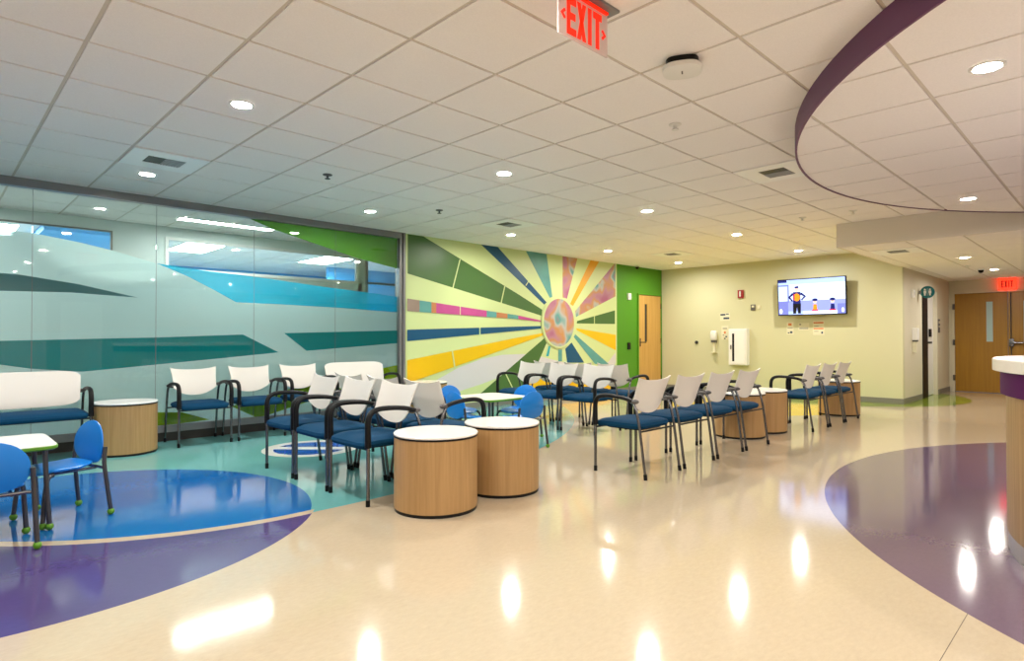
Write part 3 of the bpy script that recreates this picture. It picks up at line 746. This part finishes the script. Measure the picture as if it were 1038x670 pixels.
bm = new(); tube(bm, [(-0.03, 0, 0), (-0.042, 0, 0)], 0.018, 16, 1); obj('push_cap', bm, M['knob'], t)

# corridor bits
t = empty('restroom_sign', 'round teal restroom sign with two white figures sticking out over the corridor door', 'sign', (13.5, 2.79, 2.03))
bm = new(); box(bm, -0.012, 0.012, -0.04, 0, -0.03, 0.03); obj('bracket', bm, M['frame'], t)
bm = new(); q = [[(x, -0.135+0.115*math.cos(2*PI*i/32), 0.115*math.sin(2*PI*i/32)) for i in range(32)] for x in (-0.008, 0.008)]; loft(bm, q); obj('sign_disc', bm, M['sign_teal'], t)
bm = new()
for cy in (-0.095, -0.175):
    box(bm, -0.010, -0.008, cy-0.022, cy+0.022, -0.025, 0.030); box(bm, -0.010, -0.008, cy-0.013, cy+0.013, -0.065, -0.025)
    q = [[(x, cy+0.016*math.cos(2*PI*i/12), 0.05+0.016*math.sin(2*PI*i/12)) for i in range(12)] for x in (-0.010, -0.008)]; loft(bm, q)
box(bm, -0.010, -0.008, -0.137, -0.133, -0.07, 0.07)
obj('pictogram', bm, M['laminate'], t)
t = empty('sanitizer_dispenser', 'white sanitizer dispenser with papers on the corridor wall left of the black door frame', 'dispenser', (13.0, 2.79, 1.15))
bm = new(); box(bm, -0.06, 0.06, -0.09, 0, -0.02, 0.2, bev=0.01); obj('housing', bm, M['white_metal'], t)
bm = new(); box(bm, -0.04, 0.04, -0.08, -0.0, -0.05, -0.02, bev=0.004); obj('nozzle_block', bm, M['knob'], t)
bm = new(); box(bm, -0.03, 0.03, -0.06, 0, -0.25, -0.05, bev=0.004); obj('drip_tray', bm, M['paper'], t)
bm = new(); box(bm, -0.09, 0.09, -0.004, 0, -0.14, 0.14); o = obj('wall_notice', bm, M['paper']); o.location = (13.4, 2.79, 1.27); tag(o, 'pale paper on the corridor wall right beside the sanitizer dispenser', 'notice')
t = empty('alarm_strobe', 'small white alarm strobe high on the corridor wall corner', 'alarm', (12.95, 2.79, 1.98))
bm = new(); box(bm, -0.06, 0.06, -0.04, 0, -0.07, 0.07, bev=0.006); obj('housing', bm, M['white_metal'], t)
bm = new(); box(bm, -0.03, 0.03, -0.05, -0.039, -0.03, 0.03, bev=0.004); obj('flash_lens', bm, M['laminate'], t)
t = empty('door_sign', 'small dark door sign on the wall right of the corridor door', 'sign', (15.16, 2.79, 1.42))
bm = new(); box(bm, -0.08, 0.08, -0.01, 0, -0.14, 0.14); obj('plate', bm, M['knob'], t)
bm = new(); box(bm, -0.05, 0.05, -0.013, -0.01, -0.03, 0.0); box(bm, -0.05, 0.05, -0.013, -0.01, 0.05, 0.10); obj('printed_mark', bm, M['paper'], t)
t = empty('card_reader', 'black card reader on the corridor door', 'card reader', (14.62, 2.85, 1.27))
bm = new(); box(bm, -0.07, 0.07, -0.03, 0, -0.08, 0.08, bev=0.006); obj('housing', bm, M['black'], t)
bm = new(); box(bm, -0.02, 0.02, -0.033, -0.029, 0.03, 0.04); obj('indicator_light', bm, M['red'], t)

# ------------------------------------------------------------------ television
tv = empty('television', 'wall-mounted flat television showing a cartoon on the yellow wall', 'television', (12.12, 4.25, 1.96))
tv.rotation_euler = (0, math.radians(-3), 0)
bm = new(); box(bm, -0.02, 0.03, -0.62, 0.62, -0.355, 0.355, bev=0.006); obj('bezel', bm, M['black'], tv)
bm = new(); box(bm, 0.03, 0.165, -0.16, 0.16, -0.13, 0.13); obj('wall_bracket', bm, M['black'], tv)
SC = {}
for k, c, s in (('bg', (0.40, 0.52, 1.0), 1.5), ('floor', (0.33, 0.38, 0.95), 1.2), ('wht', (0.62, 0.72, 1.0), 1.7), ('nvy', (0.01, 0.02, 0.25), 0.7), ('blk', (0.003, 0.003, 0.02), 0.3), ('org', (1.0, 0.30, 0.01), 1.3), ('red', (0.9, 0.02, 0.08), 1.0), ('skn', (0.9, 0.6, 0.5), 1.3), ('mid', (0.25, 0.28, 0.75), 1.0)):
    SC[k] = mat('screen_'+k, (0.01, 0.01, 0.01), 0.2, emit=c, es=s)
ks = list(SC)
bm = new()
def sq(k, P, lay):
    vs = [bm.verts.new((-0.0205-0.0006*lay, -u, v)) for u, v in P]
    f = bm.faces.new(vs); f.material_index = ks.index(k)
def el(cx, cz, rx, rz, n=20): return [(cx+rx*math.cos(2*PI*i/n), cz+rz*math.sin(2*PI*i/n)) for i in range(n)]
sq('bg', rect(-0.605, 0.605, -0.335, 0.338), 1)
sq('wht', rect(-0.40, 0.605, -0.07, 0.25), 2)
sq('floor', rect(-0.605, 0.605, -0.27, -0.07), 2)
sq('wht', rect(-0.14, 0.46, -0.335, -0.27), 3); sq('mid', rect(-0.605, -0.42, -0.335, -0.08), 3)
sq('nvy', rect(-0.605, -0.44, 0.29, 0.338), 3); sq('mid', rect(-0.605, -0.40, 0.22, 0.245), 3); sq('mid', rect(-0.425, -0.40, -0.1, 0.245), 3); sq('wht', rect(-0.585, -0.44, -0.07, 0.20), 4)
sq('wht', el(-0.56, -0.27, 0.03, 0.05), 5)
# standing figure with hands on hips
sq('blk', [(-0.33, -0.12), (-0.18, -0.12), (-0.185, -0.32), (-0.235, -0.32), (-0.255, -0.2), (-0.275, -0.32), (-0.33, -0.32)], 5)
sq('nvy', [(-0.34, 0.09), (-0.42, 0.0), (-0.345, -0.09), (-0.325, -0.07), (-0.375, 0.0), (-0.31, 0.05)], 5)
sq('nvy', [(-0.17, 0.09), (-0.08, 0.01), (-0.16, -0.07), (-0.18, -0.05), (-0.125, 0.01), (-0.20, 0.05)], 5)
sq('nvy', rect(-0.325, -0.185, -0.13, 0.10), 6); sq('org', el(-0.255, -0.005, 0.062, 0.075), 7); sq('red', rect(-0.315, -0.295, -0.06, 0.06), 8)
sq('skn', el(-0.255, 0.145, 0.035, 0.05), 7); sq('nvy', [(-0.295, 0.17), (-0.215, 0.17), (-0.225, 0.215), (-0.29, 0.205)], 8)
# two small seated figures
for cx, a, b in ((0.075, 'org', 'red'), (0.385, 'nvy', 'red')):
    sq('skn', el(cx, -0.10, 0.035, 0.04), 5); sq('nvy', el(cx, -0.065, 0.05, 0.028), 6); sq(a, [(cx-0.03, -0.15), (cx+0.03, -0.15), (cx+0.04, -0.25), (cx-0.04, -0.25)], 5)
    sq(b, rect(cx-0.055, cx+0.055, -0.275, -0.25), 6)
sq('mid', rect(0.47, 0.605, -0.335, -0.15), 4); sq('wht', el(0.56, -0.27, 0.025, 0.045), 5)
obj('screen', bm, [SC[k] for k in ks], tv)['label'] = 'bright screen with a standing cartoon figure and two small ones'

# ------------------------------------------------------------------ reception desk
desk = empty('reception_desk', 'curved wooden reception desk with plum band and pale counter at right edge', 'desk', (4.6, -0.95, 0))
def arcband(bm, ro, ri, z0, z1, a0=math.radians(-20), a1=math.radians(262), n=80, bev=0):
    rings = []
    for i in range(n+1):
        a = a0+(a1-a0)*i/n; c, s = math.cos(a), math.sin(a)
        pr = [(ri, z0), (ro, z0), (ro, z1-bev), (ro-bev, z1), (ri, z1)] if bev else [(ri, z0), (ro, z0), (ro, z1), (ri, z1)]
        rings.append([(r*c, r*s, z) for r, z in pr])
    loft(bm, rings)
bm = new(); arcband(bm, 1.455, 1.0, 0.0, 0.10); obj('toe_kick', bm, M['silver'], desk, True)
bm = new(); arcband(bm, 1.46, 1.0, 0.10, 0.86); obj('wood_front', bm, M['desk_wood'], desk, True)
bm = new(); arcband(bm, 1.485, 1.0, 0.86, 0.99); obj('plum_band', bm, M['plum'], desk, True)
bm = new(); arcband(bm, 1.52, 0.95, 0.99, 1.057, bev=0.006); obj('counter_top', bm, M['stone'], desk, True)

# ------------------------------------------------------------------ waiting chairs
def backrest_bm(w, bench=False):
    bm = new(); nu, nv = (24, 10); th = 0.011
    def P(u, v, k):
        if bench:
            e = 1-abs(u)**7
            top = 0.845-0.045*(1-e**0.6 if e > 0 else 1)-0.008; bot = 0.49+0.05*(1-(e**0.8 if e > 0 else 0))+0.01*abs(u)**2
            hw = w*(1.0-0.03*(1-v))
            if abs(u) > 0.9: hw *= 1
        else:
            top = 0.808+0.028*abs(u)**2.6
            bot = 0.522+0.090*abs(u)**2.3
            hw = w*(0.93+0.07*v**1.6-0.02*math.sin(PI*v))
        z = bot+(top-bot)*v
        x = u*hw
        y = 0.085+0.075*max(0, (z-0.52)/0.3)**1.2
        y += 0.040*(1-u*u)+(0.02*v*abs(u)**3 if not bench else 0)
        return Vector((x, y+(th if k else 0), z))
    V = [[[bm.verts.new(P(-1+2*i/nu, j/nv, k)) for j in range(nv+1)] for i in range(nu+1)] for k in (0, 1)]
    for k in (0, 1):
        for i in range(nu):
            for j in range(nv): bm.faces.new((V[k][i][j], V[k][i+1][j], V[k][i+1][j+1], V[k][i][j+1]))
    for i in range(nu):
        for j in (0, nv): bm.faces.new((V[0][i][j], V[0][i+1][j], V[1][i+1][j], V[1][i][j]))
    for j in range(nv):
        for i in (0, nu): bm.faces.new((V[0][i][j], V[0][i][j+1], V[1][i][j+1], V[1][i][j]))
    return bm
def make_chair(name, label, cat_, hw, bench=False):
    t = empty(name, label, cat_)
    sw = hw-0.025
    zf = lambda x, y: (-0.010 if y < -0.12 else 0)*min(1, (abs(y)-0.12)/0.1) if y < -0.12 else 0
    bm = new(); slab(bm, 0, -0.045, hw-0.014, 0.245, [(0.05, 0.395), (0.012, 0.402), (0.0, 0.425), (0.006, 0.445), (0.04, 0.461), (0.11, 0.467)], e=12 if bench else 7, n=56, zf=zf)
    obj('seat', bm, M['fabric'], t, True)
    bm = new(); slab(bm, 0, -0.03, sw-0.05, 0.19, [(0, 0.385), (0, 0.396)], e=5, n=40)
    for y in (-0.17, 0.12): tube(bm, [(-hw, y*1.4 if y < 0 else 0.21, 0.388), (hw, y*1.4 if y < 0 else 0.21, 0.388)], 0.008, 8, 1)
    obj('seat_frame', bm, M['black'], t, True)
    obj('backrest', backrest_bm(sw, bench), M['shell'], t, True)
    for q in (-1, 1):
        bm = new(); tube(bm, [(q*hw, 0.150, 0.628), (q*(hw-0.03), 0.150, 0.622), (q*(hw-0.07), 0.135, 0.620)], 0.010, 8, 3)
        obj('back_bracket', bm, M['knob'], t, True)
    for s in (-1, 1):
        x = s*hw
        bm = new(); tube(bm, [(x, -0.25, 0.015), (x, -0.25, 0.43)], 0.0125, 12, 1); l = obj('leg', bm, M['chrome'], t, True)
        bm = new(); tube(bm, [(x, -0.25, 0.0), (x, -0.25, 0.045)], 0.0155, 12, 1); obj('rubber_foot', bm, M['black'], l, True)
        bm = new(); tube(bm, [(x, 0.262, 0.03), (x, 0.243, 0.16), (x, 0.222, 0.32), (x, 0.20, 0.46), (x, 0.170, 0.575), (x, 0.135, 0.635)], 0.0115, 12, 3); l = obj('leg', bm, M['chrome'], t, True)
        bm = new(); tube(bm, [(x, 0.266, 0.0), (x, 0.261, 0.045)], 0.0155, 12, 1); obj('rubber_foot', bm, M['black'], l, True)
        bm = new(); tube(bm, [(x, -0.25, 0.405), (x, -0.252, 0.50), (x, -0.250, 0.59), (x, -0.225, 0.645), (x, -0.16, 0.668), (x, -0.04, 0.668), (x, 0.07, 0.655), (x, 0.14, 0.636)], [0.0215, 0.0165], 12, 5, sq=1.1)
        obj('armrest', bm, M['black'], t, True)
        bm = new(); ellipsoid(bm, (x-s*0.008, 0.150, 0.635), (0.026, 0.048, 0.019)); obj('arm_joint', bm, M['knob'], t, True)
    return t
HW = 0.268
proto = make_chair('waiting_chair', '', 'chair', HW)
benchp = make_chair('waiting_bench', '', 'bench', 0.47, True)
used = {'c': False, 'b': False}
def place(kind, x, y, rz, label, group):
    p = proto if kind == 'c' else benchp
    if not used[kind]:
        used[kind] = True; p.location = (x, y, 0); p.rotation_euler = (0, 0, rz); p['label'] = label; p['group'] = group
    else: dup(p, (x, y, 0), rz, label, group)
LX, RX, FY = -PI/2, PI/2, PI      # facing -X, +X, +Y
g = 'single chairs along the glass wall'
place('c', 2.215, 7.325, 0, 'single white-backed chair at the glass wall, left of three, next to the drum table', g)
place('c', 2.835, 7.325, 0, 'single white-backed chair at the glass wall, middle of three', g)
place('c', 3.455, 7.325, 0, 'single white-backed chair at the glass wall, right of three, next to a bench', g)
g = 'wide benches along the glass wall'
place('b', 0.70, 7.325, 0, 'wide white-backed bench at the glass wall, at the left edge', g)
place('b', 4.255, 7.325, 0, 'wide white-backed bench at the glass wall, beside the aluminium end post', g)
g = 'chairs of the near double row facing the glass room side'
place('c', 2.46, 3.965, LX, 'front chair facing left in the near double row, closest to the nearest drum table', g)
place('c', 2.46, 4.555, LX, 'middle chair of the near double row facing left', g)
place('c', 2.46, 5.15, LX, 'far chair of the near double row facing left, over the round floor inlay', g)
g = 'chairs of the near double row turned right, backs to the others'
place('c', 3.07, 4.01, RX, 'nearest chair of the near double row facing right, its back behind the front chair', g)
place('c', 3.07, 4.60, RX, 'middle chair of the near double row facing right', g)
place('c', 3.07, 5.19, RX, 'far chair of the near double row facing right', g)
g = 'chairs of the far double row facing left'
place('c', 6.03, 4.77, LX, 'nearest chair facing left in the double row before the mural', g)
place('c', 6.03, 5.36, LX, 'middle chair facing left in the double row before the mural', g)
place('c', 6.03, 5.95, LX, 'farthest chair facing left in the double row before the mural, beside green ray', g)
g = 'chairs of the far double row facing right'
place('c', 6.68, 4.77, RX, 'nearest chair facing right in the double row before the mural', g)
place('c', 6.68, 5.36, RX, 'middle chair facing right in the double row before the mural', g)
place('c', 6.68, 5.95, RX, 'farthest chair facing right in the double row before the mural', g)
g = 'row of four chairs seen from behind'
for i, l in enumerate(('leftmost', 'second from left', 'third from left', 'rightmost')):
    place('c', 4.52+0.622*i, 3.055, FY, l+' of the row of four chairs seen from behind in the centre', g)
g = 'row of three chairs seen from behind'
for i, l in enumerate(('left', 'middle', 'right')):
    place('c', 8.19+0.622*i, 3.03, FY, l+' chair of the far row of three seen from behind under the television', g)

# ------------------------------------------------------------------ drum tables
dt = empty('drum_table', '', 'side table', (0, 0, 0))
R_ = 0.288
bm = new(); lathe(bm, 0, 0, [(R_-0.006, 0), (R_-0.006, 0.022)], 64); obj('base_ring', bm, M['black'], dt, True)
bm = new(); lathe(bm, 0, 0, [(R_-0.002, 0.022), (R_-0.002, 0.495)], 64); obj('drum_body', bm, M['drum_wood'], dt, True)
bm = new(); lathe(bm, 0, 0, [(R_-0.002, 0.495), (R_+0.001, 0.497), (R_+0.001, 0.508), (R_-0.002, 0.509)], 64); obj('edge_band', bm, M['black'], dt, True)
bm = new(); lathe(bm, 0, 0, [(R_, 0.509), (R_+0.002, 0.512), (R_+0.002, 0.519), (R_-0.003, 0.524)], 64); obj('table_top', bm, M['laminate'], dt, True)
first = True
for x, y, l in ((2.545, 3.365, 'wooden drum table with white top, largest and nearest to the viewer'),
                (3.21, 3.405, 'wooden drum table with white top standing right behind the nearest drum'),
                (1.478, 7.18, 'wooden drum table with white top between the left bench and chair at the glass wall'),
                (5.34, 7.27, 'drum table whose pale top shows by the aluminium post of the glass wall'),
                (6.99, 3.27, 'wooden drum table right after the row of four chairs'),
                (7.585, 3.25, 'wooden drum table just before the far row of three chairs'),
                (10.06, 3.13, 'farthest wooden drum table, behind the last chair under the television')):
    if first: dt.location = (x, y, 0); dt['label'] = l; dt['group'] = 'round wooden drum tables'; first = False
    else: dup(dt, (x, y, 0), 0, l)

# ------------------------------------------------------------------ children's furniture
def kid_chair():
    t = empty('kids_chair', '', 'chair')
    bm = new(); slab(bm, 0, -0.01, 0.165, 0.165, [(0.02, 0.315), (0.0, 0.322), (0.0, 0.330), (0.01, 0.336)], e=3.2, zf=lambda x, y: 0.012*(x*x/0.027)+(0.02*max(0, y-0.06)/0.1)-(0.015*max(0, -y-0.10)/0.06))
    obj('seat', bm, M['kid_blue'], t, True)
    bm = new(); n = 36; rings = []
    for k, (ins, off) in enumerate(((0.006, 0.0), (0, 0.003), (0, 0.010), (0.006, 0.013))):
        r = []
        for i in range(n):
            a = 2*PI*i/n; c, s = math.cos(a), math.sin(a)
            x = (0.18-ins)*(c if s > 0 else math.copysign(abs(c)**0.8, c)); z = (0.155-ins)*s if s > 0 else (0.125-ins)*math.copysign(abs(s)**0.8, s)
            r.append((x, 0.175+off+0.10*(z+0.12)*0.5-0.7*x*x, 0.455+z))
        rings.append(r)
    loft(bm, rings); obj('backrest', bm, M['kid_blue'], t, True)
    for s in (-1, 1):
        bm = new(); tube(bm, [(s*0.208, 0.205, 0.03), (s*0.20, 0.185, 0.20), (s*0.194, 0.17, 0.34), (s*0.188, 0.178, 0.45)], 0.013, 10, 3); l = obj('leg', bm, M['kid_leg'], t, True)
        bm = new(); ellipsoid(bm, (s*0.208, 0.205, 0.022), (0.022, 0.022, 0.022)); obj('ball_foot', bm, M['green'], l, True)
        bm = new(); tube(bm, [(s*0.195, -0.175, 0.03), (s*0.183, -0.16, 0.20), (s*0.172, -0.14, 0.30), (s*0.14, -0.10, 0.312), (0, -0.09, 0.312)], 0.013, 10, 3); l = obj('leg', bm, M['kid_leg'], t, True)
        bm = new(); ellipsoid(bm, (s*0.195, -0.175, 0.022), (0.022, 0.022, 0.022)); obj('ball_foot', bm, M['green'], l, True)
    bm = new(); tube(bm, [(-0.195, 0.165, 0.315), (0.195, 0.165, 0.315)], 0.010, 8, 1); tube(bm, [(-0.10, -0.10, 0.308), (-0.10, 0.165, 0.308)], 0.009, 8, 1); tube(bm, [(0.10, -0.10, 0.308), (0.10, 0.165, 0.308)], 0.009, 8, 1)
    obj('seat_frame', bm, M['chrome'], t, True)
    return t
kp = kid_chair()
gk = "children's chairs round the small tables"
KC = [(0.64, 4.87, LX+0.28, 'small blue child chair left of the drum table, seen side-on at left'),
      (0.25, 4.44, FY, 'small blue child chair at the left edge, nearest, seen from behind'),
      (4.56, 4.55, FY, 'small blue child chair nearest on the right side of the central child table'),
      (4.98, 5.02, LX+0.15, 'small blue child chair farther on the right side of the central child table'),
      (4.15, 4.92, RX-0.1, 'small blue child chair nearest on the left side of the central child table'),
      (4.47, 5.45, 0.1, 'small blue child chair farther on the left side of the central child table')]
for i, (x, y, rz, l) in enumerate(KC):
    if i == 0: kp.location = (x, y, 0); kp.rotation_euler = (0, 0, rz); kp['label'] = l; kp['group'] = gk
    else: dup(kp, (x, y, 0), rz, l)
def kid_table(x, y, label):
    t = empty('kids_table', label, 'table', (x, y, 0), 0, "children's square tables"); w = 0.33
    bm = new(); slab(bm, 0, 0, w, w, [(0.012, 0.490), (0.0, 0.498), (0.0, 0.512), (0.003, 0.515)], e=10, n=64); obj('green_edge', bm, M['green'], t, True)
    bm = new(); slab(bm, 0, 0, w-0.006, w-0.006, [(0, 0.514), (0, 0.518)], e=10, n=64); obj('table_top', bm, M['laminate'], t, True)
    for a in (-1, 1):
        for b in (-1, 1):
            bm = new(); tube(bm, [(a*0.285, b*0.285, 0.03), (a*0.272, b*0.272, 0.25), (a*0.262, b*0.262, 0.495)], 0.014, 10, 2); l = obj('leg', bm, M['kid_leg'], t, True)
            bm = new(); ellipsoid(bm, (a*0.285, b*0.285, 0.022), (0.023, 0.023, 0.022)); obj('ball_foot', bm, M['green'], l, True)
kid_table(0.27, 4.89, 'small square white child table with green edge at the left picture edge')
kid_table(4.55, 5.0, 'small square white child table with green edge between the two double rows')

# ------------------------------------------------------------------ light, camera, world
w = bpy.data.worlds.new('World'); S.world = w; w.use_nodes = True
w.node_tree.nodes['Background'].inputs[0].default_value = (0.8, 0.85, 0.9, 1); w.node_tree.nodes['Background'].inputs[1].default_value = 0.1
cam = bpy.data.cameras.new('camera'); co = bpy.data.objects.new('camera', cam); C.objects.link(co)
cam.sensor_width = 36; cam.lens = 611/1038*36; cam.clip_start = 0.02
co.location = (0, 0, 1.17); co.rotation_euler = (PI/2+0.0122, 0, math.radians(45.73)-PI/2)
S.camera = co
S.view_settings.view_transform = 'Standard'; S.view_settings.look = 'None'; S.view_settings.gamma = 1; S.view_settings.exposure = 0.32
S.view_settings.use_curve_mapping = False
S.cycles.use_denoising = True; S.cycles.max_bounces = 10; S.cycles.diffuse_bounces = 5; S.cycles.glossy_bounces = 4; S.cycles.transparent_max_bounces = 16
S.cycles.sample_clamp_indirect = 6; S.cycles.caustics_reflective = False; S.cycles.caustics_refractive = False
